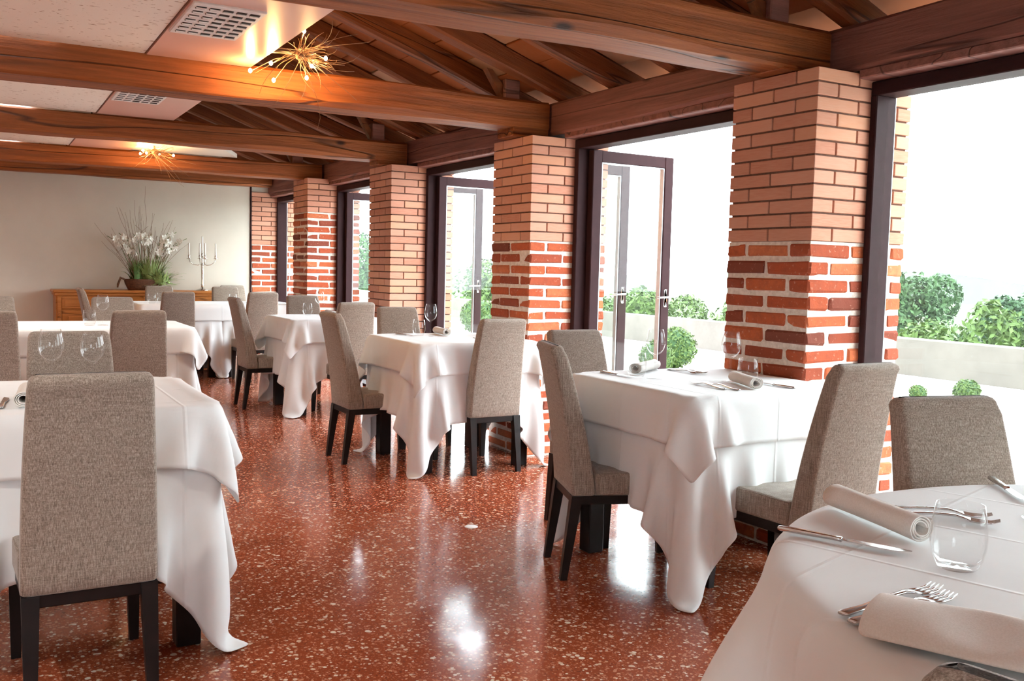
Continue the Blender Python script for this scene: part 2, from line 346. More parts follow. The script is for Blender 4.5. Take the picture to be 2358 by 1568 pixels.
# tie beams across the room
TIE = ['heavy timber tie beam nearest the camera, crossing top right of the picture', 'timber tie beam lit orange by the nearer twig lamp', 'timber tie beam, third from the camera, long dark crack', 'timber tie beam behind the farther twig lamp', 'timber tie beam along the top of the cream end wall']
TOPS = {-2: 2.085, -1: 2.085, 0: 2.095, 1: 2.069, 2: 2.082, 3: 2.135, 4: 2.12}
for i in range(-2, 5):
    bot = {0: 2.10, 4: 2.18}.get(i, 2.122); hh = {0: .19, 1: .185, 4: .135}.get(i, .165)
    yc = i*S+.25 if i < 4 else Y_BACK-.12
    lab = TIE[i] if i >= 0 else 'timber tie beam overhead behind the camera'
    t = thing('tie_beam', lab, 'beam', (X_LEFT, yc, bot), 0, 'tie beams')
    timber('beam', -X_LEFT+.20, .25 if i < 4 else .2, hh, 'beam_wood', t, (0, 0, 0), jit=.006, seed=i+20, ch=.013, wane=.02)
    if i < 4 and i >= 0:
        obj('post', MB().box(6.30, 6.41, -.06, .05, hh-.01, zraf(-.05)-bot+.02, .006), 'plate_wood', t)
        obj('corbel_block', MB().box(6.335, 6.60, -.115, .10, TOPS[i]-bot+.001, .012, .004), 'beam_wood', t)
        obj('brace', MB().add([(6.18, -.03, zraf(-.22)-bot+.02), (6.30, -.03, hh+.01), (6.30, -.03, hh+.09), (6.22, -.03, zraf(-.18)-bot+.03), (6.18, .03, zraf(-.22)-bot+.02), (6.30, .03, hh+.01), (6.30, .03, hh+.09), (6.22, .03, zraf(-.18)-bot+.03)],
            [(0, 1, 2, 3), (7, 6, 5, 4), (0, 4, 5, 1), (1, 5, 6, 2), (2, 6, 7, 3), (3, 7, 4, 0)]), 'rafter_wood', t)
# lintels over the openings
LINT = {-2: 'timber lintel over the opening behind the camera', -1: 'dark timber lintel over the large fixed window at right edge', 0: 'dark timber lintel between the first and second brick pillars', 1: 'dark timber lintel between the second and third brick pillars', 2: 'dark timber lintel between the third and fourth brick pillars', 3: 'short-looking timber lintel beside the end wall'}
for i in range(-2, 4):
    t = thing('lintel', LINT[i], 'lintel', (.37, i*S+W/2+.005, 2.10), 0, 'lintels over the openings')
    timber('beam', S-.01, .30, .205, 'plate_wood', t, (0, 0, 0), (0, 0, PI/2), jit=.005, seed=60+i, ch=.014)
    obj('moulding', MB().box(-.135, -.02, W/2+.0, S-W/2-.01, -.035, .004, .005), 'plate_wood', t)

# ------------------------------------------------------------------ brick pillars
rb = random.Random(3)
def brick_mesh(l, w, h, old, sd):
    r = random.Random(sd); mb = MB().box(-l/2, l/2, -w/2, w/2, -h/2, h/2, .0022 if not old else .008)
    if old: mb.v = [(x+r.uniform(-.006, .006), y+r.uniform(-.0015, .0015), z+r.uniform(-.0035, .0035)) for x, y, z in mb.v]
    o = mb.mesh('brick')
    o.materials.append(M['old_brick' if old else 'new_brick']); return o
BM = {}
def bmesh_for(l, w, h, old):
    k = (round(l, 3), round(w, 3), round(h, 3), old)
    if k not in BM: BM[k] = [brick_mesh(l, w, h, old, rb.random()) for _ in range(5 if old else 1)]
    return random.choice(BM[k])
def pillar(i, switch, label, y=None, flip=0):
    """courses alternate: stretchers along the sides, then stretchers along the inner face"""
    y = i*S if y is None else y; top = TOPS[i]
    t = thing('brick_pillar', label, 'pillar', (0, y, 0), 0, 'brick pillars along the window side')
    zs = []; z = top
    if switch < top-.05:
        n = round((top-switch)/.061)
        for _ in range(n): zs.append((z-.061, .061, False)); z -= .061
        m = max(0, round(z/.0745)); 
        for q in range(m): zs.append((z-z/m*(q+1), z/m, True))
    for c, (z0, p, old) in enumerate(zs):
        j = .0085 if not old else .0185; h = p-j; zc = z0+p/2; g = j if not old else .014
        if old: h *= rb.uniform(.93, 1.05)
        def put(cx, cy, l, w, alongx):
            dx, dy, tz = 0, 0, 0
            if old: dx = rb.uniform(-.004, .004); dy = rb.uniform(-.004, .004); tz = rb.uniform(-.02, .02)
            b = link('brick', bmesh_for(l, w, h if not old else p-j, old), None, t, (cx+dx, cy+dy, zc), (tz*.4, tz if alongx else 0, (0 if alongx else PI/2)+rb.choice((0, PI)) if not old else (0 if alongx else PI/2)))
        b = .125
        if (c+flip) % 2 == 0:
            for yy in (b/2-g/4, W-b/2+g/4):
                put(.125-g/4, yy, .25-g/2, b-g/2, True); put(.375, yy, .25-g, b-g/2, True); put((.5+D)/2+g/4, yy, D-.5-g/2, b-g/2, True)
            put(b/2, W/2, .25+.01-g, b, False); put(D-b/2, W/2, .25+.01-g, b, False)
        else:
            s0 = .255-g/2
            for q in (0, 1):
                yy = (.255/2-g/4) if q == 0 else W-.255/2+g/4
                put(b/2-g/4, yy, s0, b-g/2, False); put(D-b/2+g/4, yy, s0, b-g/2, False)
            for yy in (b/2, W-b/2):
                put(b+(D-2*b)*.37, yy, (D-2*b)*.74-g, b, True); put(b+(D-2*b)*.87, yy, (D-2*b)*.26-g, b, True)
    if switch < top-.05:
        e = .011; zsw = top-.061*round((top-switch)/.061)
        obj('dark_joint_core', MB().box(e, D-e, e, W-e, zsw, top-.004), 'dark_mortar', t)
        if zsw > .05:
            e = .0062
            me = MB().box(e, D-e, e, W-e, 0, zsw+.002).mesh('mortar_core'); link('mortar_core', me, 'lime_mortar', t)
    return t
pillar(0, 1.363, 'nearest brick pillar, smooth pale bricks above rough red ones')
pillar(1, 1.398, 'second brick pillar, pale top half and rough red lower half with white mortar', flip=0)
pillar(2, 0.0, 'third brick pillar, smooth pale bricks with thin joints all the way')
pillar(3, 1.77, 'fourth brick pillar, mostly rough red brick with white mortar')
pillar(4, 1.42, 'end brick pillar where the cream wall meets the windows')
pillar(-1, 1.40, 'brick pillar beside the camera, outside the picture on the right')
struct('wall_right_rear', MB().box(0, D, Y_REAR, -2*S+W-.6, 0, 2.09), 'cream_plaster', 'side wall behind the camera')

# ------------------------------------------------------------------ windows and glazed doors
def jamb(parent, y0, y1, z1, x0=.322, name='jamb'):
    o = obj(name, MB().box(x0, x0+.125, y0, y1, 0, z1, .004), 'frame_paint', parent)
    obj('seal', MB().box(x0+.125, x0+.133, min(y0, y1)+.006, max(y0, y1)-.006, 0, z1, .001), 'frame_gasket', o); return o
def leaf(parent, hinge, length, ang, ztop=2.0, handle=True):
    """glazed door leaf hinged at a jamb, opened outward; local +X along the leaf"""
    w = .075; t = .055
    mb = MB()
    mb.box(0, w, -t/2, t/2, .02, ztop, .005); mb.box(length-w, length, -t/2, t/2, .02, ztop, .005)
    mb.box(w-.002, length-w+.002, -t/2+.003, t/2-.003, ztop-w, ztop, .004); mb.box(w-.002, length-w+.002, -t/2+.003, t/2-.003, .02, .02+.11, .004)
    lf = obj('door_leaf', mb, 'frame_paint', parent, hinge, (0, 0, ang))
    obj('pane', MB().box(w-.006, length-w+.006, -.004, .004, .12, ztop-w+.006), 'window_glass', lf)
    g = MB()
    for a in ((w, w+.008, .13, ztop-w), (length-w-.008, length-w, .13, ztop-w), (w, length-w, ztop-w-.008, ztop-w), (w, length-w, .13, .138)): g.box(a[0], a[1], -.02, .02, a[2], a[3], .001)
    obj('glazing_bead', g, 'frame_gasket', lf)
    if handle:
        hb = MB().box(length-.05, length-.025, -t/2-.008, -t/2, .98, 1.10, .002); hb.tube([(length-.038, -t/2-.004, 1.05), (length-.038, -t/2-.045, 1.05), (length-.15, -t/2-.05, 1.045)], .007, 6)
        obj('handle', hb, 'steel', lf, smooth=True)
    return lf
for i in range(-2, 4):
    y0, y1 = i*S+W, (i+1)*S
    w = setting('window_%d' % (i+3), label={-1: 'large fixed window with a dark frame at the right edge', 0: 'glazed double door with both leaves open between first and second pillars', 1: 'glazed double door with open leaves between second and third pillars', 2: 'glazed double door with open leaves between third and fourth pillars', 3: 'closed dark framed window next to the end pillar'}.get(i))
    zt = 2.062
    obj('head', MB().box(.322, .447, y0, y1, zt-.06, zt, .004), 'frame_paint', w)
    obj('sill', MB().box(.322, .447, y0, y1, 0, .025, .003), 'frame_paint', w)
    if i in (-2, -1, 3):
        jamb(w, y0, y0+.035, zt-.058); jamb(w, y1-.035, y1, zt-.058)
        if i == -1: obj('mullion', MB().box(.33, .44, y0+.40, y0+.46, .025, zt-.058, .004), 'frame_paint', w)
        obj('pane', MB().box(.385, .393, y0+.03, y1-.03, .02, zt-.055), 'window_glass', w)
    else:
        jamb(w, y0, y0+.045, zt-.058); jamb(w, y1-.045, y1, zt-.058)
        leaf(w, (.40, y1-.075, 0), .68, math.radians(2), zt-.065)
        leaf(w, (.42, y0+.075, 0), .74, math.radians(-3), zt-.065)

# ------------------------------------------------------------------ things on the ceiling
slot_me = MB().box(-.021, .021, -.018, .018, -.003, .003, .002).mesh('slot'); slot_me.materials.append(M['vent_dark'])
blade_me = MB().box(-.021, .021, -.018, -.006, -.005, .001, .001).mesh('blade'); blade_me.materials.append(M['vent_white'])
for (vy, lab) in ((1.54, 'white louvred ceiling vent, largest and nearest the camera'), (3.75, 'white louvred ceiling vent between the second and third tie beams'), (5.95, 'white louvred ceiling vent beside the farther twig lamp'), (8.35, 'white louvred ceiling vent near the end wall')):
    t = thing('ceiling_vent', lab, 'vent', (-2.125, vy, CEIL-.006), 0, 'ceiling vents')
    obj('plate', MB().box(-.152, .152, -.29, .29, -.008, .006, .003), 'vent_white', t)
    for a in range(5):
        for b in range(7):
            p = (-.112+a*.056, -.235+b*.078, -.0085)
            link('slot', slot_me, None, t, p)
            link('blade', blade_me, None, t, (p[0], p[1]+(.018 if a > 1 else .004), p[2]-.002))
SPOTS = [(-2.597, 3.68)]+[(x, y) for y in (-4.4, -.92, 1.42, 3.76, 6.1, 8.3) for x in (-3.7, -4.9)]  # only the first is a known fitting; the rest are added fill lamps
for k, (x, y) in enumerate(SPOTS):
    lab = 'small round recessed ceiling spotlight, lit, in the flecked panel' if k == 0 else 'unseen ceiling spotlight added on the left as fill light'
    t = thing('ceiling_spotlight', lab, 'spotlight', (x, y, CEIL-.002), 0, 'unseen fill spotlights' if k else None)
    ld = bpy.data.lights.new('spot_light', 'SPOT'); ld.energy = SPOT; ld.color = (1, .94, .86); ld.spot_size = math.radians(112); ld.spot_blend = .6; ld.shadow_soft_size = .03
    lo = bpy.data.objects.new('spot_light', ld); COL.objects.link(lo); lo.parent = t; lo.location = (0, 0, -.012)
    obj('ring', MB().lathe([(.034, .004), (.046, .004), (.046, -.004), (.036, -.006), (.034, .004)], 24, caps=False), 'vent_white', t, smooth=True)
    obj('lens', MB().lathe([(.001, .001), (.034, .001), (.034, .003), (.001, .003)], 24), 'spot', t)

def twig_lamp(loc, label, bulbs, n, seed, power, arm, zmax):
    """bunch of curling twigs with small bulbs, held by a bracket arm"""
    r = random.Random(seed); t = thing('twig_lamp', label, 'lamp', loc, 0, 'twig ceiling lamps')
    obj('bracket', MB().tube(arm, .007, 6), 'bulb_socket', t, smooth=True)
    obj('hub', MB().lathe([(.001, -.03), (.02, -.024), (.028, 0), (.02, .024), (.001, .03)], 12), 'lamp_twig', t, smooth=True)
    for k in range(n):
        a = r.uniform(-1.7, 1.0) if k % 3 else r.uniform(0, 2*PI); el = r.uniform(-.75, .55); L = r.uniform(.22, .46) if k % 4 == 0 else r.uniform(.08, .22)
        d = Vector((math.cos(a)*math.cos(el), math.sin(a)*math.cos(el)*.6, math.sin(el))); d0 = (d+Vector((r.uniform(-.6, .6), r.uniform(-.5, .5), r.uniform(-.5, .5)))).normalized()
        p = Vector((r.uniform(-.03, .03), r.uniform(-.03, .03), r.uniform(-.02, .02))); pts = [p.copy()]; steps = 7
        curl = Vector((r.uniform(-1, 1), r.uniform(-1, 1), r.uniform(-.7, 1.0)))*1.1
        for q in range(steps):
            f = q/steps; p = p+(d0*(1-f)+d*f+curl*f*f).normalized()*L/steps
            if p.y > .24: p.y = .24
            if p.z > zmax: p.z = zmax
            pts.append(p.copy())
        obj('twig', MB().tube(pts, [.0021*(1-.5*q/steps) for q in range(steps+1)], 3), 'lamp_twig', t, smooth=True)
    for p in bulbs:
        p = (p[0]-loc[0], p[1]-loc[1], p[2]-loc[2]); v = Vector(p); b0 = v.normalized()
        b = obj('bulb', MB().lathe([(.0005, -.011), (.007, -.008), (.0105, 0), (.008, .008), (.003, .013), (.0005, .014)], 10), 'bulb', t, p, smooth=True)
        e = v-b0*.014
        obj('lead_twig', MB().tube([(0, 0, 0), tuple(v*.5+Vector((0, 0, .02))), tuple(e)], .0022, 4), 'lamp_twig', t, smooth=True)
        ld = bpy.data.lights.new('lamp_light', 'POINT'); ld.energy = power; ld.color = (1, .58, .20); ld.shadow_soft_size = .012
        lo = bpy.data.objects.new('lamp_light', ld); COL.objects.link(lo); lo.parent = t; lo.location = (p[0], p[1], p[2]-.016)
    return t
twig_lamp((-1.56, 2.15, 2.326), 'larger twig lamp with seven glowing bulbs at the soffit edge', [(-1.553, 2.1, 2.437), (-1.401, 2.2, 2.333), (-1.494, 2.15, 2.273), (-1.658, 2.3, 2.202), (-1.491, 2.25, 2.226), (-1.789, 2.28, 2.234), (-1.70, 2.2, 2.27)], 85, 4, LAMP, [(-.19, 0, -.01), (-.1, 0, .0), (0, 0, 0)], .5)
twig_lamp((-1.60, 6.62, 2.235), 'smaller-looking twig lamp in front of the fourth tie beam', [(-1.70, 6.8, 2.225), (-1.519, 6.85, 2.24), (-1.674, 6.6, 2.215), (-1.72, 6.5, 2.225), (-1.45, 6.5, 2.2)], 60, 9, LAMP, [(0, 0, .055), (0, 0, .03), (0, 0, 0)], .045)

# ------------------------------------------------------------------ draped cloth (position-based solver)
def _con(P, ia, ib, rest, k):
    A = P[ia]; B = P[ib]; d = B-A; L = np.sqrt((d*d).sum(-1, keepdims=True))+1e-9
    c = d*((L-rest)/L*(.5*k)); P[ia] = A+c; P[ib] = B-c
def grid_cons(idx, h, hv, sh=.14, bd=.05):
    dg = math.hypot(h, hv); cons = []
    for s in (0, 1):
        cons.append((idx[:, s:-1:2], idx[:, s+1::2], h, 1.)); cons.append((idx[s:-1:2, :], idx[s+1::2, :], hv, 1.))
        cons.append((idx[s:-1:2, :-1], idx[s+1::2, 1:], dg, sh)); cons.append((idx[s:-1:2, 1:], idx[s+1::2, :-1], dg, sh))
    for s in range(4):
        B = idx[:, s+2::4]; A = idx[:, s:-2:4][:, :B.shape[1]]; cons.append((A, B, 2*h, bd))
        B = idx[s+2::4, :]; A = idx[s:-2:4, :][:B.shape[0]]; cons.append((A, B, 2*hv, bd))
    return [(a.ravel(), b.ravel(), r, k) for a, b, r, k in cons]
def solve(F, cons, collide, T, steps, iters, under=None):
    V = np.zeros_like(F); dt = .016
    for st in range(steps):
        prev = F.copy(); V *= .965 if st < steps*.7 else .85; V[:, 2] -= 9.8*dt; F += V*dt
        for it in range(iters):
            for c in cons: _con(F, *c)
            collide(F); F[:, 2] = np.maximum(F[:, 2], .006)
        if under is not None and st > steps*.35 and st % 8 == 0:
            Q, N = under; hang = np.where(F[:, 2] < T-.01)[0]; DD = (F[hang]**2).sum(-1)[:, None]+(Q**2).sum(-1)[None]-2*F[hang]@Q.T
            j = DD.argmin(1); s = ((F[hang]-Q[j])*N[j]).sum(-1); bad = (DD[np.arange(len(hang)), j] < .06**2) & (s < .012)
            F[hang[bad]] += N[j[bad]]*(.012-s[bad])[:, None]
        V = (F-prev)/dt; V[F[:, 2] > T-.002, :2] *= .3; sp = np.sqrt((V*V).sum(-1, keepdims=True)); V *= np.minimum(1, 2.5/(sp+1e-9))
    return F
def square_cloth(n, hx, hy, a, b, T, e, seed, steps=150, iters=10, under=None, sh=.14, bd=.05):
    r = np.random.default_rng(seed); m = int(round(n*hy/hx)); m += (m+n) % 2
    xs = np.linspace(-hx, hx, n); ys = np.linspace(-hy, hy, m); P = np.zeros((m, n, 3)); P[..., 0] = xs[None]; P[..., 1] = ys[:, None]; P[..., 2] = T+e+.001
    ph = r.uniform(0, 6.28, 4); P[..., 2] += .006*np.sin(P[..., 0]*11+ph[0])*np.sin(P[..., 1]*10+ph[1])*((abs(P[..., 0]) > a) | (abs(P[..., 1]) > b))
    def collide(F):
        px = a+e-np.abs(F[:, 0]); py = b+e-np.abs(F[:, 1]); pz = T+e-F[:, 2]; ins = (px > 0) & (py > 0) & (pz > 0)
        top = ins & ((pz <= np.minimum(px, py)) | (pz < .012)); sx = ins & ~top & (px <= py); sy = ins & ~top & ~sx
        F[top, 2] = T+e; F[sx, 0] += np.sign(F[sx, 0])*px[sx]; F[sy, 1] += np.sign(F[sy, 1])*py[sy]
    F = solve(P.reshape(-1, 3), grid_cons(np.arange(m*n).reshape(m, n), xs[1]-xs[0], ys[1]-ys[0], sh, bd), collide, T+e, steps, iters, under)
    return F.reshape(m, n, 3)
def nrm(P):
    N = np.cross(np.gradient(P, axis=1), np.gradient(P, axis=0)); return N/(np.linalg.norm(N, axis=-1, keepdims=True)+1e-9)
def grid_mesh(name, P, mat, wrap=False, crease=None):
    m, n = P.shape[:2]; i = np.arange(m*n).reshape(m, n)
    if wrap: i = np.concatenate([i, i[:, :1]], 1)
    f = np.stack([i[:-1, :-1], i[:-1, 1:], i[1:, 1:], i[1:, :-1]], -1).reshape(-1, 4)
    me = bpy.data.meshes.new(name); me.from_pydata(P.reshape(-1, 3).tolist(), [], f.tolist()); me.update(); me.polygons.foreach_set('use_smooth', [True]*len(me.polygons)); me.materials.append(M[mat])
    if crease:
        Z = P[..., 2]; lo = Z < crease-.010; nb = np.zeros_like(lo); nb[1:] |= lo[:-1]; nb[:-1] |= lo[1:]; nb[:, 1:] |= lo[:, :-1]; nb[:, :-1] |= lo[:, 1:]
        rim = ((Z > crease-.004) & nb).ravel(); at = me.attributes.new('crease_edge', 'FLOAT', 'EDGE'); ev = np.zeros(len(me.edges)*2, int); me.edges.foreach_get('vertices', ev); ev = ev.reshape(-1, 2)
        at.data.foreach_set('value', np.where(rim[ev[:, 0]] & rim[ev[:, 1]], .75, 0.).astype(np.float32))
    return me
TH = .755; HA = .41
def finish(o, lv=1):
    s = o.modifiers.new('subsurf', 'SUBSURF'); s.levels = lv; s.render_levels = lv
    d = o.modifiers.new('thick', 'SOLIDIFY'); d.thickness = .0022; d.offset = 1; return o
U1 = square_cloth(53, .7614, .7614, HA, HA, TH, .003, 1)
UQ = (U1.reshape(-1, 3), nrm(U1).reshape(-1, 3))
W1 = square_cloth(47, .5894, .5894, HA, HA, TH, .016, 2, under=UQ, sh=.5, bd=.25)
W2 = square_cloth(59, .9908, .5808, .82, HA, TH, .016, 5, steps=120)
UNDER = grid_mesh('undercloth', U1, 'table_linen'); OVER = grid_mesh('tablecloth', W1, 'table_linen', crease=TH+.016); OVER2 = grid_mesh('tablecloth', W2, 'table_linen', crease=TH+.016)
def round_cloth(R, Rt, T, e, nr, ns, seed):
    rr = np.linspace(.03, Rt, nr); th = np.arange(ns)*2*PI/ns; P = np.zeros((nr, ns, 3)); P[..., 0] = rr[:, None]*np.cos(th); P[..., 1] = rr[:, None]*np.sin(th); P[..., 2] = T+e
    r = np.random.default_rng(seed); k = r.uniform(0, 6.28, 4); P[..., 2] += (rr[:, None] > R)*.01*(np.sin(9*th+k[0])+.7*np.sin(14*th+k[1]))[None]
    idx = np.arange(nr*ns).reshape(nr, ns); dr = rr[1]-rr[0]; cons = []
    w = rr*2*np.sin(PI/ns); ww = np.repeat(w[:, None], ns//2, 1).ravel()[:, None]; nx = np.roll(idx, -1, 1)
    for s in (0, 1):
        cons.append((idx[s:-1:2].ravel(), idx[s+1::2].ravel(), dr, 1.)); cons.append((idx[:, s::2].ravel(), nx[:, s::2].ravel(), ww, 1.))
        A = idx[s:-1:2]; B = nx[s+1::2][:A.shape[0]]; L = np.linalg.norm(P.reshape(-1, 3)[A.ravel()][:, :2]-P.reshape(-1, 3)[B.ravel()][:, :2], axis=1)[:, None]; cons.append((A.ravel(), B.ravel(), L, .3))
    n2 = np.roll(idx, -2, 1)
    for s in range(4): cons.append((idx[:, s::4].ravel(), n2[:, s::4].ravel(), np.repeat((rr*2*np.sin(2*PI/ns))[:, None], ns//4, 1).ravel()[:, None], .2))
    def collide(F):
        q = np.hypot(F[:, 0], F[:, 1]); pr = R+e-q; pz = T+e-F[:, 2]; ins = (pr > 0) & (pz > 0); top = ins & ((pz <= pr) | (pz < .012)); sd = ins & ~top
        F[top, 2] = T+e; g = (R+e)/q[sd]; F[sd, 0] *= g; F[sd, 1] *= g
    return solve(P.reshape(-1, 3), cons, collide, T+e, 130, 8).reshape(nr, ns, 3)
RC = grid_mesh('tablecloth', round_cloth(.80, 1.36, TH, .004, 32, 96, 3), 'table_linen', True)

# ------------------------------------------------------------------ tables
def square_table(x, y, label, half=HA):
    t = thing('dining_table', label, 'table', (x, y, 0), 0, 'square dining tables')
    half -= .012
    obj('tabletop', MB().box(-half, half, -half, half, TH-.034, TH-.005, .004), 'table_wood', t)
    obj('apron', MB().box(-half+.05, half-.05, -half+.05, half-.05, TH-.10, TH-.03), 'table_wood', t)
    for sx in (-1, 1):
        for sy in (-1, 1): obj('leg', MB().box(sx*(half-.075)-.038, sx*(half-.075)+.038, sy*(half-.075)-.038, sy*(half-.075)+.038, 0, TH-.03, .004), 'leg_wood', t)
    return t
def cloth(name, me, x, y, rot, label, cat='tablecloth', group=None):
    o = link(name, me, None, None, (x, y, 0), (0, 0, rot)); tag(o, label, cat, group); return finish(o)
TABS = [(-.437, .135, 'square table against the nearest brick pillar', 0), (-.465, 2.49, 'square table against the second brick pillar', PI/2), (-.495, 4.845, 'square table against the third brick pillar', PI), (-2.83, .51, 'square table in the left foreground', -PI/2)]
for x, y, w, r in TABS:
    square_table(x, y, 'dark wooden '+w)
    cloth('undercloth', UNDER, x, y, r, 'long white undercloth hanging low on the '+w, group='white undercloths')
    cloth('tablecloth', OVER, x, y, r+PI/2, 'short white top cloth over the '+w, group='white top cloths')
for x, y, w in ((-2.22, 4.08, 'right half of the long table behind the left foreground table'), (-3.04, 4.08, 'left half of the long table behind the left foreground table'), (-1.25, 7.64, 'left half of the long table nearest the sideboard'), (-.43, 7.64, 'right half of the long table nearest the sideboard')):
    square_table(x, y, 'dark wooden table, '+w)
    cloth('undercloth', UNDER, x, y, PI/2 if x < -1.5 else 0, 'white undercloth on the '+w, group='white undercloths')
cloth('tablecloth', OVER2, -2.63, 4.08, 0, 'long white top cloth behind the left foreground table', group='white top cloths')
cloth('tablecloth', OVER2, -.84, 7.64, PI, 'long white top cloth on the table nearest the sideboard', group='white top cloths')
t = thing('round_table', 'round dining table at the lower right corner', 'table', (-1.365, -2.302, 0))
obj('tabletop', MB().lathe([(.001, TH-.036), (.77, TH-.036), (.78, TH-.03), (.78, TH-.010), (.77, TH-.006), (.001, TH-.006)], 64), 'table_wood', t)
obj('pedestal', MB().lathe([(.30, 0), (.30, .03), (.06, .06), (.05, .3), (.06, TH-.06), (.2, TH-.03)], 24), 'leg_wood', t, smooth=True)
cloth('tablecloth', RC, -1.365, -2.302, .3, 'white cloth on the round table, falling in soft folds')

# ------------------------------------------------------------------ chairs
def rr_ring(hw, hd, r, n=4):
    pts = []
    for sx, sy, a0 in ((1, 1, 0), (-1, 1, PI/2), (-1, -1, PI), (1, -1, 1.5*PI)):
        for k in range(n+1):
            a = a0+PI/2*k/n; pts.append((sx*(hw-r)+r*math.cos(a), sy*(hd-r)+r*math.sin(a)))
    return pts
def make_chair():
    t = thing('dining_chair', '', 'chair')
    H = .925
    prof = []   # z, rear y, thickness, half width
    for k in range(15):
        f = k/14; z = .335+(H-.335)*f
        rear = -.25-.014*f-.082*f**1.6; th = .098-.040*f; hw = .170+.004*math.sin(f*PI)-.022*f
        prof.append((z, rear, th, hw))
    rings = []
    def ring(z, rear, th, hw, sh=0):
        return [(x, rear+th/2+y, z) for x, y in rr_ring(hw-sh, th/2-sh, .016)]
    rings.append(ring(.336, prof[0][1], prof[0][2], prof[0][3], .006))
    for z, rear, th, hw in prof[:-1]: rings.append(ring(max(z, .342), rear, th, hw))
    z, rear, th, hw = prof[-1]
    for dz, sh in ((-.022, 0), (-.012, .003), (-.004, .009), (0, .020)): rings.append(ring(z+dz, rear, th, hw, sh))
    back = obj('backrest', MB().rings(rings), 'linen', t, smooth=True)
    rings = []
    for k, y in enumerate((-.155, -.13, -.06, .03, .12, .20, .235, .25, .256)):
        f = (y+.155)/.41; hw = .170+.020*f; sh = {7: .006, 8: .018}.get(k, 0); dome = .006*math.sin(f*PI)
        rings.append([(x, y, .380+z*(1 if z < 0 else 1)+(dome if z > 0 else 0)) for x, z in rr_ring(hw-sh, .044-sh, .014)])
    seat = obj('seat', MB().rings(rings), 'linen', t, smooth=True)
    pm = MB()
    for s in (-1, 1): pm.tube([(s*.164, -.155, .421), (s*.176, .05, .4235), (s*.186, .225, .4215), (s*.178, .246, .421)], .003, 5)
    pm.tube([(-.178, .246, .421), (.178, .246, .421)], .003, 5); obj('piping', pm, 'linen', seat, smooth=True)
    a = MB(); z0, z1 = .302, .337
    a.box(-.160, .160, -.245, -.215, z0, z1, .003); a.box(-.178, .178, .212, .245, z0, z1, .003)
    for s in (-1, 1):
        a.add([(s*.160, -.23, z0), (s*.182, .23, z0), (s*.182, .23, z1), (s*.160, -.23, z1), (s*.135, -.23, z0), (s*.157, .23, z0), (s*.157, .23, z1), (s*.135, -.23, z1)],
              [(0, 1, 2, 3), (7, 6, 5, 4), (0, 4, 5, 1), (3, 2, 6, 7), (0, 3, 7, 4), (1, 5, 6, 2)])
    obj('seat_frame', a, 'leg_wood', t)
    for s in (-1, 1):
        for (xt, yt, xb, yb) in ((.146, -.227, .150, -.272), (.164, .225, .168, .232)):
            q = [[(s*xt+dx*.022, yt+dy*.022, .336) for dx, dy in ((-1, -1), (1, -1), (1, 1), (-1, 1))], [(s*(xt*.6+xb*.4)+dx*.019, yt*.6+yb*.4+dy*.019, .2) for dx, dy in ((-1, -1), (1, -1), (1, 1), (-1, 1))], [(s*xb+dx*.0135, yb+dy*.0135, 0) for dx, dy in ((-1, -1), (1, -1), (1, 1), (-1, 1))]]
            obj('leg', MB().rings(q[::-1]), 'leg_wood', t)
    return t
CH = [
 (-2.82, .06, 0, 1, 'beige linen chair in the left foreground, seen from behind'),
 (-2.755, .95, 0, -1, 'beige linen chair facing the camera behind the two large wine glasses'),
 (-2.255, 3.28, 0, 1, 'linen chair seen from behind, right of the large wine glasses'),
 (-3.035, 3.22, 0, 1, 'linen chair cut by the left edge, the lower of two'),
 (-2.985, 4.70, 0, -1, 'linen chair top at the left edge, the upper of two'),
 (-2.16, 4.72, 0, -1, 'linen chair behind the far wine glass on the left long table'),
 (-.775, .233, .942, -.334, 'linen chair in profile at the left of the nearest pillar table'),
 (-.445, -.37, 0, 1, 'linen chair seen from behind at the near side of the nearest pillar table'),
 (-.515, .70, 0, -1, 'linen chair facing the camera at the far side of the nearest pillar table'),
 (-.865, 2.73, 1, 0, 'linen chair in profile at the left of the second pillar table'),
 (-.40, 2.26, 0, 1, 'linen chair seen from behind at the second pillar table'),
 (-.445, 3.13, 0, -1, 'linen chair facing the camera at the far side of the second pillar table'),
 (-.885, 5.14, 1, 0, 'linen chair in profile at the left of the third pillar table'),
 (-.47, 4.525, 0, 1, 'linen chair seen from behind at the third pillar table'),
 (-.44, 5.42, 0, -1, 'linen chair facing the camera at the far side of the third pillar table'),
 (-.58, 6.90, 0, 1, 'linen chair seen from behind at the right end of the far long table'),
 (-1.40, 6.86, 0, 1, 'linen chair seen from behind at the left part of the far long table'),
 (-.52, 8.22, 0, -1, 'linen chair facing the camera right of the candelabra'),
 (-1.25, 8.28, 0, -1, 'linen chair facing the camera below the flower basket'),
 (-1.86, 7.50, 1, 0, 'linen chair turned sideways in front of the sideboard doors'),
 (-.26, 8.98, 0, -1, 'linen chair against the end pillar, farthest of all chairs'),
 (-1.05, -1.68, -.23, -.97, 'linen chair facing the camera behind the round table'),
 (-2.10, -2.51, .985, .17, 'linen chair at the bottom right, only its rounded top showing'),
]
ch0 = make_chair()
for i, (x, y, dx, dy, lab) in enumerate(CH):
    c = ch0 if i == 0 else copy_tree(ch0)
    c.location = (x, y, 0); c.rotation_euler = (0, 0, math.atan2(dy, dx)-PI/2); c['label'] = lab; c['group'] = 'linen dining chairs'

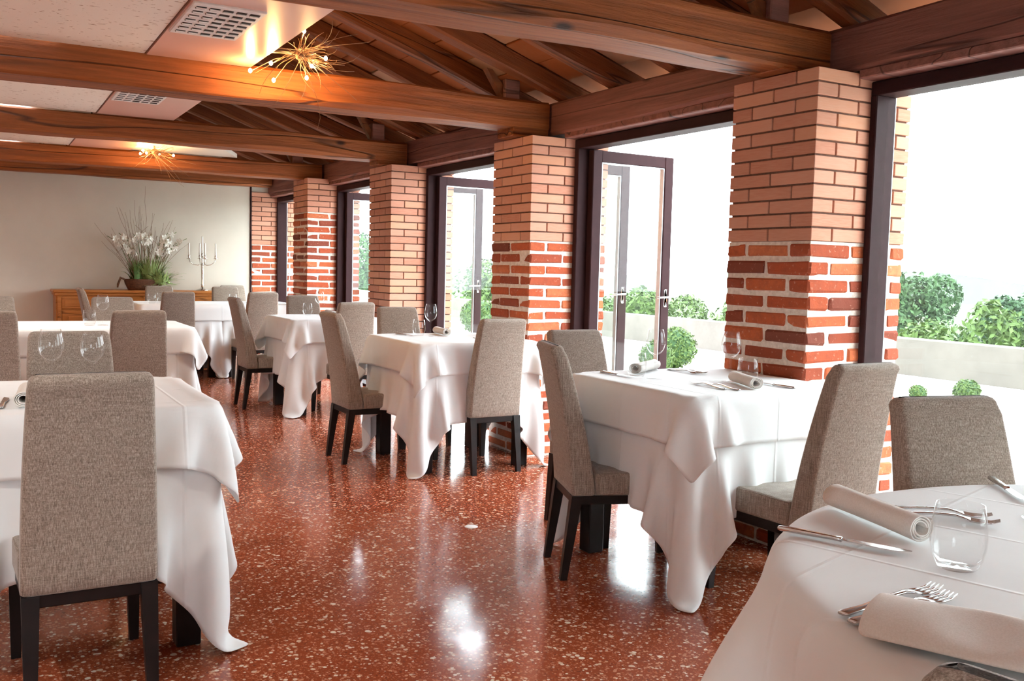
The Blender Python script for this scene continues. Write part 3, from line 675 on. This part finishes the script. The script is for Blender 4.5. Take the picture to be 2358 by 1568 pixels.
# ------------------------------------------------------------------ tableware
TT = TH+.0195
def wine_glass():
    t = thing('wine_glass', '', 'glass')
    bowl = [(.0042, .092), (.010, .098), (.024, .108), (.034, .122), (.0392, .140), (.0398, .150), (.038, .168), (.034, .188), (.0305, .205), (.0295, .205), (.033, .188), (.037, .168), (.0388, .150), (.0382, .140), (.033, .1235), (.023, .1105), (.006, .101), (.0005, .100)]
    obj('bowl', MB().lathe(bowl, 32, caps=False), 'drink_glass', t, smooth=True)
    obj('stem', MB().lathe([(.0062, .006), (.0042, .012), (.0036, .05), (.0042, .092)], 12, caps=False), 'drink_glass', t, smooth=True)
    obj('foot', MB().lathe([(.0005, 0), (.034, 0), (.0345, .0015), (.02, .003), (.0062, .006)], 28, caps=False), 'drink_glass', t, smooth=True); return t
def tumbler():
    t = thing('water_tumbler', '', 'glass')
    p = [(.0005, 0), (.027, 0), (.030, .002), (.037, .016), (.0415, .036), (.042, .05), (.040, .075), (.036, .102), (.035, .102), (.0388, .075), (.0408, .05), (.0402, .037), (.0358, .018), (.028, .009), (.0005, .008)]
    obj('body', MB().lathe(p, 32, caps=False), 'drink_glass', t, smooth=True); return t
def knife():
    t = thing('table_knife', '', 'knife'); L = .225
    r = []
    for x, w, h in ((0, .006, .003), (.004, .0075, .0042), (.05, .007, .0042), (.10, .0052, .0035), (.112, .0065, .004)): r.append([(x, a*w, .0045+b*h) for a, b in ((-1, -.6), (-.6, -1), (.6, -1), (1, -.6), (1, .6), (.6, 1), (-.6, 1), (-1, .6))])
    obj('handle', MB().rings(r), 'steel', t, smooth=True)
    r = []
    for x, y0, y1, h in ((.110, -.005, .005, .002), (.125, -.008, .006, .0016), (.17, -.0105, .007, .0012), (.205, -.009, .007, .001), (.225, .003, .0065, .0006)): r.append([(x, y0, .0045-h*.4), (x, y1, .0045-h), (x, y1, .0045+h), (x, y0, .0045+h*.4)])
    obj('blade', MB().rings(r), 'steel', t); return t
def fork():
    t = thing('table_fork', '', 'fork'); r = []
    for x, z, w, h in ((0, .003, .006, .002), (.006, .003, .009, .0026), (.05, .004, .0065, .0025), (.10, .0095, .0036, .0024), (.135, .011, .004, .0022), (.15, .009, .010, .0018), (.163, .006, .0125, .0015)): r.append([(x, a*w, z+b*h) for a, b in ((-1, -.4), (-.6, -1), (.6, -1), (1, -.4), (1, .4), (.6, 1), (-.6, 1), (-1, .4))])
    obj('handle', MB().rings(r), 'steel', t, smooth=True)
    for k in range(4):
        y = (-1.5+k)*.0072
        obj('tine', MB().tube([(.161, y, .006), (.18, y, .0042), (.197, y*.95, .005), (.212, y*.9, .0105)], [.0019, .0018, .0016, .0008], 5), 'steel', t, smooth=True)
    return t
def rolled_napkin():
    t = thing('rolled_napkin', '', 'napkin'); L = .25; n = 54; pts = []
    for k in range(n):
        a = k/(n-1)*2*PI*3.1; r = .011+.0152*k/(n-1); pts.append((r*1.08*math.cos(a), .0255+r*.92*math.sin(a)))
    inner = [((x*.93), .0255+(z-.0255)*.93) for x, z in pts]
    mb = MB(); rows = []
    for q in range(9):
        y = L*q/8; s = 1-.05*math.sin(q/8*PI)
        rows.append([(x*s, y+.004*math.sin(k*.4+q), .0255+(z-.0255)*s) for k, (x, z) in enumerate(pts)])
    mb.rings(rows, closed=False, caps=False); o = obj('roll', mb, 'napkin', t, smooth=True); d = o.modifiers.new('thick', 'SOLIDIFY'); d.thickness = .0026; d.offset = 0
    return t
def folded_napkin():
    t = thing('folded_napkin', '', 'napkin'); rows = []
    for q in range(17):
        y = .27*q/16; lift = .012*math.exp(-((y-.15)/.05)**2)-.004
        rows.append([(-.062, y, .003), (-.066, y, .008+.002*math.sin(q)), (-.060, y, .030+lift*.2), (-.045, y+.004, .040+lift*.5), (-.015, y+.004, .036-lift*1.0), (.02, y, .030-lift*1.2), (.05, y, .022-lift*.6), (.064, y, .010), (.062, y, .002)])
    mb = MB().rings(rows, closed=True); o = obj('fold', mb, 'napkin', t, smooth=True); o.modifiers.new('subsurf', 'SUBSURF').levels = 1; o.modifiers['subsurf'].render_levels = 2
    return t
KIT = {'wine': [wine_glass, None], 'tumbler': [tumbler, None], 'knife': [knife, None], 'fork': [fork, None], 'roll': [rolled_napkin, None], 'fold': [folded_napkin, None]}
GRP = {'wine': 'wine glasses', 'tumbler': 'water tumblers', 'knife': 'table knives', 'fork': 'table forks', 'roll': 'rolled napkins', 'fold': 'folded napkins'}
def ware(kind, x, y, label, to=None, z=TT, scale=1):
    """stands on a cloth; cutlery and napkins point from (x, y) to TO"""
    fn, p = KIT[kind]
    if p is None: o = fn(); KIT[kind][1] = o
    else: o = copy_tree(p)
    o.location = (x, y, z); o.scale = (scale,)*3
    rz = 0
    if to is not None:
        rz = math.atan2(to[1]-y, to[0]-x)
        if kind in ('roll', 'fold'): rz -= PI/2
    o.rotation_euler = (0, 0, rz); o['label'] = label; o['group'] = GRP[kind]; return o
RZ = TH+.0075
ware('tumbler', -1.735, -1.955, 'empty water tumbler on the round table beside the rolled napkin', z=RZ)
ware('wine', -1.305, -1.83, 'wine glass at the right edge on the round table', z=RZ)
ware('roll', -1.668, -1.838, 'white rolled napkin on the round table, spiral end towards camera', (-1.598, -1.555), z=RZ)
ware('knife', -1.835, -1.672, 'table knife on the round table beside the rolled napkin', (-1.737, -1.892), z=RZ)
ware('fork', -1.532, -1.626, 'fork on the round table behind the rolled napkin', (-1.429, -1.755), z=RZ)
ware('fork', -1.553, -1.655, 'second fork on the round table behind the rolled napkin', (-1.46, -1.79), z=RZ)
ware('fork', -2.085, -2.048, 'fork under the folded napkin, nearer of the pair', (-1.834, -2.043), z=RZ)
ware('fork', -2.072, -2.022, 'fork under the folded napkin, farther of the pair', (-1.834, -2.010), z=RZ)
ware('fold', -2.075, -2.062, 'white folded napkin at the bottom right over two fork handles', (-1.955, -2.31), z=RZ+.002, scale=.95)
ware('knife', -1.065, -1.565, 'table knife at the far side of the round table', (-1.187, -1.715), z=RZ)
a = 'the nearest pillar table'
ware('wine', -.37, .056, 'wine glass in front of the bricks on '+a); ware('tumbler', -.335, -.01, 'small tumbler in front of the bricks on '+a)
ware('wine', -.613, .245, 'wine glass in front of the green bush on '+a); ware('tumbler', -.655, .315, 'tumbler in front of a dark napkin roll on '+a)
ware('roll', -.60, .40, 'rolled napkin with dark open end on '+a, (-.44, .50)); ware('knife', -.703, .505, 'knife at the far left corner of '+a, (-.70, .33))
ware('fork', -.335, .50, 'fork at the far edge of '+a, (-.332, .35)); ware('fork', -.30, .50, 'second fork at the far edge of '+a, (-.297, .35))
ware('fork', -.59, -.16, 'fork at the near side of '+a, (-.575, .05)); ware('fork', -.555, -.20, 'second fork at the near side of '+a, (-.54, .02))
ware('roll', -.47, -.20, 'rolled napkin at the near side of '+a, (-.37, .03)); ware('knife', -.30, -.235, 'knife at the near side of '+a, (-.305, -.02))
a = 'the second pillar table'
ware('wine', -.555, 2.62, 'wine glass on '+a); ware('tumbler', -.60, 2.70, 'tumbler on '+a); ware('roll', -.44, 2.62, 'rolled napkin on '+a, (-.40, 2.86)); ware('knife', -.70, 2.84, 'knife on '+a, (-.66, 2.64)); ware('fork', -.33, 2.45, 'fork on '+a, (-.34, 2.22))
a = 'the third pillar table'
ware('wine', -.47, 5.13, 'wine glass on '+a); ware('tumbler', -.575, 5.14, 'tumbler on '+a); ware('roll', -.40, 4.95, 'rolled napkin on '+a, (-.38, 5.18)); ware('knife', -.58, 4.62, 'knife on '+a, (-.40, 4.60))
ware('wine', -2.343, 3.967, 'wine glass left of the dark sideboard door, on the left long table'); ware('tumbler', -2.425, 3.97, 'tumbler in front of the sideboard corner on the left long table'); ware('knife', -2.05, 3.80, 'knife on the left long table', (-2.03, 4.02))
ware('tumbler', -1.52, 7.33, 'tumbler at the left end of the far long table'); ware('tumbler', -.70, 7.36, 'tumbler at the right part of the far long table'); ware('tumbler', -1.36, 7.80, 'tumbler below the flower basket on the far long table'); ware('knife', -1.30, 7.55, 'knife on the far long table', (-1.45, 7.42)); ware('fork', -.62, 7.45, 'fork on the far long table', (-.42, 7.47))
ware('wine', -2.862, .60, 'large wine glass on the left foreground table, left of a pair'); ware('wine', -2.738, .58, 'large goblet on the left foreground table, right of a pair', scale=.95)
ware('knife', -3.02, .22, 'knife beside the left foreground chair on its table', (-3.0, .43)); ware('roll', -2.96, .22, 'rolled napkin beside the left foreground chair', (-2.94, .45))

t = tag(obj('floor_socket', MB().lathe([(.001, .003), (.024, .003), (.030, .002), (.032, 0), (.001, 0)], 24), 'vent_white', loc=(-1.065, 1.01, .0005), smooth=True), 'small round pale cap set in the terrazzo floor', 'floor cap')

# ------------------------------------------------------------------ sideboard, flowers, candelabra
sb = thing('sideboard', 'honey brown wooden sideboard with drawers and doors along the end wall', 'sideboard', (-1.405, 9.12, 0))
HW = .90; dep = .21; F_ = -dep
obj('body', MB().box(-HW, HW, F_, dep, .06, .80, .006), 'cabinet_wood', sb)
tp = MB().box(-HW-.03, HW+.03, F_-.035, dep+.01, .825, .86, .010); tp.box(-HW-.015, HW+.015, F_-.018, dep, .795, .828, .006); obj('top', tp, 'cabinet_wood', sb)
obj('plinth', MB().box(-HW-.015, HW+.015, F_-.015, dep, 0, .075, .006), 'cabinet_wood', sb)
for k in range(4):
    x0 = -HW+.06+k*.455; x1 = x0+.415
    d = obj('drawer', MB().box(x0, x1, F_-.014, F_, .645, .775, .006), 'cabinet_wood', sb); obj('panel', MB().box(x0+.03, x1-.03, F_-.022, F_-.013, .672, .750, .005), 'cabinet_wood', d)
    obj('knob', MB().lathe([(.006, 0), (.006, .012), (.014, .018), (.012, .027), (.001, .029)], 12), 'bulb_socket', d, ((x0+x1)/2, F_-.021, .71), (PI/2, 0, 0), smooth=True)
    d = obj('door', MB().box(x0, x1, F_-.014, F_, .10, .625, .006), 'cabinet_wood', sb); obj('panel', MB().box(x0+.06, x1-.06, F_-.024, F_-.013, .16, .565, .008), 'cabinet_wood', d)
    obj('knob', MB().lathe([(.006, 0), (.006, .012), (.014, .018), (.012, .027), (.001, .029)], 12), 'bulb_socket', d, (x1-.03 if k % 2 == 0 else x0+.03, F_-.015, .42), (PI/2, 0, 0), smooth=True)
for k in range(5):
    x = -HW+.035+k*.455-(.012 if k == 4 else 0)
    obj('pilaster', MB().box(x-.022, x+.022, F_-.016, F_, .08, .79, .006), 'cabinet_wood', sb)
    obj('rosette', MB().lathe([(.024, 0), (.024, .008), (.016, .013), (.012, .009), (.006, .014), (.001, .015)], 14), 'cabinet_wood', sb, (x, F_-.015, .58), (PI/2, 0, 0), smooth=True)

fb = thing('flower_basket', 'brown basket of white orchids, ferns and tall twigs on the sideboard', 'flower arrangement', (-1.34, 9.10, .8605)); fb.scale = (1.12, 1.0, 1.12)
rr = random.Random(21)
pts = []
obj('basket', MB().rings([[(s*1.5*math.cos(2*PI*i/24), s*.8*math.sin(2*PI*i/24), z) for i in range(24)] for s, z in ((.105, 0), (.115, .03), (.128, .07), (.132, .10), (.136, .115), (.128, .118), (.12, .09))], caps=True), 'basket_brown', fb, smooth=True)
obj('handle', MB().tube([(-.17, -.02, .10), (-.235, -.03, .13), (-.26, -.03, .06), (-.265, -.03, -.005+.03)], [.012, .014, .012, .008], 6), 'basket_brown', fb, smooth=True)
def blades(n, cx, cy, spread, hmin, hmax, w, seed):
    r = random.Random(seed); mb = MB()
    for _ in range(n):
        a = r.uniform(0, 2*PI); h = r.uniform(hmin, hmax); o = r.uniform(0, spread); bx, by = cx+o*.5*math.cos(a), cy+o*.4*math.sin(a); lean = r.uniform(.1, .9)*spread; z0 = .09
        px, py = -math.sin(a)*w, math.cos(a)*w; q = []
        for k in range(5):
            f = k/4; g = (1-f)**.7; x = bx+math.cos(a)*lean*f*f; y = by+math.sin(a)*lean*.6*f*f; z = z0+h*(f-.35*f**3*lean/max(spread, .01))
            q += [(x-px*g, y-py*g, z), (x+px*g, y+py*g, z+.002)]
        mb.add(q, [(2*k, 2*k+1, 2*k+3, 2*k+2) for k in range(4)])
    return mb
obj('grass_leaves', blades(110, -.08, 0, .13, .12, .30, .013, 1), 'blade_green', fb)['kind'] = 'stuff'
obj('bright_leaves', blades(220, .07, 0, .19, .12, .34, .010, 2), 'pale_green', fb)['kind'] = 'stuff'
obj('fern_leaves', blades(180, .16, -.05, .20, -.06, .15, .014, 3), 'pale_green', fb)['kind'] = 'stuff'
petal = MB()
for k in range(5):
    a = 2*PI*k/5; petal.add([(0, 0, 0), (.026*math.cos(a-.55), .026*math.sin(a-.55), .006), (.042*math.cos(a), .042*math.sin(a), .001), (.026*math.cos(a+.55), .026*math.sin(a+.55), .006)], [(0, 1, 2, 3)])
petal.lathe([(.001, .009), (.006, .007), (.004, .001)], 6); petal_me = petal.mesh('blossom'); petal_me.materials.append(M['petal_white'])
for k in range(15):
    x0 = -.10+.018*k+rr.uniform(-.02, .02); lean = (k-7)*.028+rr.uniform(-.03, .03); h = rr.uniform(.36, .55)
    p = [(x0, rr.uniform(-.03, .03), .08), (x0+lean*.25, 0, .08+h*.45), (x0+lean*.7, -.01, .08+h*.85), (x0+lean*1.35, -.03, .08+h)]
    s = obj('orchid_stem', MB().tube(p, .0035, 5), 'stem_green', fb, smooth=True)
    for q in range(rr.choice((3, 4, 5))):
        f = .55+.11*q; b = Vector(p[2]).lerp(Vector(p[3]), max(0, min(1, (f-.6)/.4)))
        link('blossom', petal_me, None, s, (b.x+rr.uniform(-.025, .025), b.y-.012, b.z+rr.uniform(-.02, .02)), (PI/2+rr.uniform(-.4, .4), rr.uniform(-.5, .5), rr.uniform(0, 6)), )
for k in range(46):
    a = rr.uniform(-1, 1); h = rr.uniform(.45, 1.0)*(1.05-.45*abs(a)); sp = a*rr.uniform(.12, .42); p = Vector((a*.10, rr.uniform(-.04, .04), .08)); q = [tuple(p)]
    for j in range(1, 7):
        f = j/6; q.append((p.x+sp*f**1.3+rr.uniform(-.012, .012), p.y+rr.uniform(-.05, .05)*f, .08+h*f))
    tw = obj('twig', MB().tube(q, [.0036-.0022*j/6 for j in range(7)], 3), 'dry_twig', fb, smooth=True)
    if k % 2 == 0:
        b = Vector(q[3]); obj('side_shoot', MB().tube([q[3], (b.x+rr.choice((-1, 1))*.05, b.y, b.z+.09), (b.x+rr.choice((-1, 1))*.07, b.y, b.z+.2)], .002, 3), 'dry_twig', tw)

cd = thing('candelabra', 'silver five-armed candelabra with white candles on the sideboard', 'candelabra', (-.665, 9.10, .8605))
obj('base', MB().lathe([(.001, 0), (.075, 0), (.075, .008), (.05, .018), (.022, .03), (.016, .045)], 24), 'silver', cd, smooth=True)
obj('column', MB().lathe([(.016, .04), (.013, .06), (.020, .075), (.0125, .09), (.0155, .26), (.012, .30), (.020, .32), (.012, .34), (.009, .38), (.009, .41)], 16), 'silver', cd, smooth=True)
cup = [(.006, 0), (.03, .004), (.032, .009), (.008, .010), (.012, .022), (.015, .04), (.013, .045), (.001, .045)]
for k in range(5):
    if k == 4: x = y = 0; zc = .41
    else:
        a = k*PI/2; x, y = .158*math.cos(a), .158*math.sin(a); zc = .385
        obj('arm', MB().tube([(0, 0, .345), (x*.30, y*.30, .31), (x*.62, y*.62, .315), (x*.92, y*.92, .345), (x, y, zc)], .0048, 6), 'silver', cd, smooth=True)
    o = obj('candle_cup', MB().lathe(cup, 16), 'silver', cd, (x, y, zc), smooth=True)
    obj('candle', MB().lathe([(.0095, .03), (.0085, .25 if k == 4 else .19), (.004, .255 if k == 4 else .195), (.001, .256 if k == 4 else .196)], 12), 'candle_wax', o, smooth=True)

# ------------------------------------------------------------------ outside
struct('terrace', MB().box(.62, 7.6, -14, 26, -.10, -.02), 'gravel', 'pale gravel terrace outside the windows')
struct('wall_terrace', MB().box(7.3, 7.55, -14, 26, -.05, .45, .01), 'concrete', 'low concrete parapet wall at the edge of the terrace')
struct('ground', MB().box(7.55, 420, -260, 420, -6.2, -6.0), 'meadow', 'green fields below the terrace')
def leafy(n, blobs, size, seed):
    r = np.random.default_rng(seed); k = r.integers(0, len(blobs), n); B = np.array(blobs, float)[k]
    d = r.normal(size=(n, 3)); d /= np.linalg.norm(d, axis=1, keepdims=True); rad = r.uniform(.55, 1.0, n)**.5
    c = B[:, :3]+d*B[:, 3:6]*rad[:, None]; nn = d+r.normal(size=(n, 3))*.55; nn /= np.linalg.norm(nn, axis=1, keepdims=True)
    u = np.cross(nn, r.normal(size=(n, 3))); u /= np.linalg.norm(u, axis=1, keepdims=True); v = np.cross(nn, u); s = size*r.uniform(.6, 1.3, n)[:, None]
    P = np.stack([c-u*s, c+v*s*.45+nn*s*.12, c+u*s, c-v*s*.45+nn*s*.12], 1).reshape(-1, 3)
    return P, np.arange(4*n).reshape(n, 4)
def foliage(name, n, blobs, size, seed, mat, parent):
    P, f = leafy(n, blobs, size, seed); me = bpy.data.meshes.new(name); me.from_pydata(P.tolist(), [], f.tolist()); me.update(); return link(name, me, mat, parent)
def bush(x, y, r, label, n=2600, mat='leaf_light', z=-.02, name='boxwood_bush'):
    t = thing(name, label, 'bush', (x, y, z), 0, 'clipped bushes on the terrace')
    foliage('foliage', n, [(0, 0, r*.95, r, r, r*.95)], r*(.085 if r > .2 else .16), int(x*100+y*7) % 997, mat, t)
    core = MB().lathe([(.02, .05*r)]+[(r*.86*math.sin(PI*k/10), r*.95-r*.84*math.cos(PI*k/10)) for k in range(1, 10)]+[(.02, r*1.79)], 16); obj('inner_foliage', core, 'leaf_mid', t, smooth=True)
    obj('stem', MB().tube([(0, 0, -.05), (0, 0, r*.5)], .02, 6), 'trunk_bark', t); return t
bush(4.75, 6.65, .29, 'round clipped bush behind the open door leaf and table glasses')
bush(4.1, 6.2, .22, 'smaller clipped bush half behind the glass door leaf')
bush(5.0, 12.6, .36, 'round clipped bush seen through the second opening')
bush(4.7, 11.6, .24, 'low clipped bush under the one in the second opening')
bush(5.55, 3.05, .13, 'small conical bush on the gravel at right', 1200)
bush(5.2, 3.35, .09, 'tiny low bush left of the small conical bush', 800)
bush(4.2, 1.0, .24, 'clipped bush cut by the right edge of the picture')
def tree(x, y, z, h, r, label, mat, seed, n=4200, leaf=.12):
    t = thing('tree', label, 'tree', (x, y, z), 0, 'trees beyond the parapet'); rd = random.Random(seed)
    bl = [(0, 0, h*.62, r*.75, r*.75, h*.30)]
    for k in range(9):
        a = rd.uniform(0, 2*PI); q = rd.uniform(.35, .75)*r; bl.append((q*math.cos(a), q*math.sin(a), h*rd.uniform(.42, .86), r*rd.uniform(.32, .5), r*rd.uniform(.32, .5), h*rd.uniform(.10, .17)))
    foliage('crown', int(n*2.2), bl, leaf, seed, mat, t)
    obj('trunk', MB().tube([(0, 0, -.2), (.1, 0, h*.3), (0, .1, h*.7)], [h*.03, h*.024, h*.008], 8), 'trunk_bark', t, smooth=True); return t
tree(28.6, 21.5, -6, 8.2, 2.2, 'bright green conical tree right of the nearest pillar', 'leaf_mid', 11, 5000)
tree(31.4, 18.0, -6, 7.7, 2.0, 'darker green tree at the right edge beyond the parapet', 'leaf_dark', 12, 5000)
tree(17.6, 12.0, -6, 6.75, 1.4, 'pale green shrub-like tree in front of the conical tree', 'leaf_light', 13, 3000, .10)
tree(18.1, 10.6, -6, 6.8, 1.4, 'pale green low tree beyond the parapet, left of the darker tree', 'leaf_light', 14, 3000, .10)
tree(18.8, 9.2, -6, 6.85, 1.4, 'pale green low tree below the darker tree at right', 'leaf_light', 15, 3000, .10)
tree(34.5, 21.6, -6, 6.6, 2.2, 'bluish green tree between the conical and the darker tree', 'leaf_dark', 16, 3000)
tree(22.2, 28.4, -6, 6.7, 2.4, 'yellow green tree low beyond the parapet left of the nearest pillar', 'leaf_light', 17, 4000)
tree(23.9, 25.9, -6, 6.6, 2.4, 'yellow green tree beside the nearest pillar, beyond the parapet', 'leaf_light', 18, 4000)
tree(20.2, 30.5, -6, 6.9, 2.4, 'yellow green tree seen through the nearest open door leaf', 'leaf_light', 19, 4000)
tree(15.3, 32.9, -6, 8.0, 2.2, 'pale green tree seen through the second opening', 'leaf_light', 20, 4500)
tree(11.2, 34.8, -6, 9.2, 1.9, 'green tree seen through the third opening', 'leaf_mid', 22, 4000)
hl = MB(); n = 40
for k in range(n+1):
    a = math.radians(-5+110*k/n); dd = 330+20*math.sin(k*.7); x, y = -3+dd*math.cos(a), -3+dd*math.sin(a); h = 1.0+2.2*math.sin(k*.45)+1.4*math.sin(k*1.3+1)
    hl.v += [(x, y, -6.5), (x, y, h), (x+60*math.cos(a), y+60*math.sin(a), -6.5)]
for k in range(n): hl.f += [(3*k, 3*k+3, 3*k+4, 3*k+1), (3*k+1, 3*k+4, 3*k+5, 3*k+2)]
struct('hill_ridge', hl, 'hill', 'low wooded hills on the hazy horizon')
hz = NT('haze_air'); hz.n.remove(hz.b); vs = hz.node('ShaderNodeVolumeScatter'); vs.inputs['Color'].default_value = (.97, .985, 1, 1); vs.inputs['Density'].default_value = .0006; vs.inputs['Anisotropy'].default_value = .2; hz.link(vs.outputs[0], hz.out.inputs['Volume']); M['haze'] = hz.m
h_ = obj('haze', MB().box(9.5, 400, -240, 400, -5.9, 30), 'haze'); tag(h_, 'pale haze over the valley beyond the parapet', None, None, 'stuff')
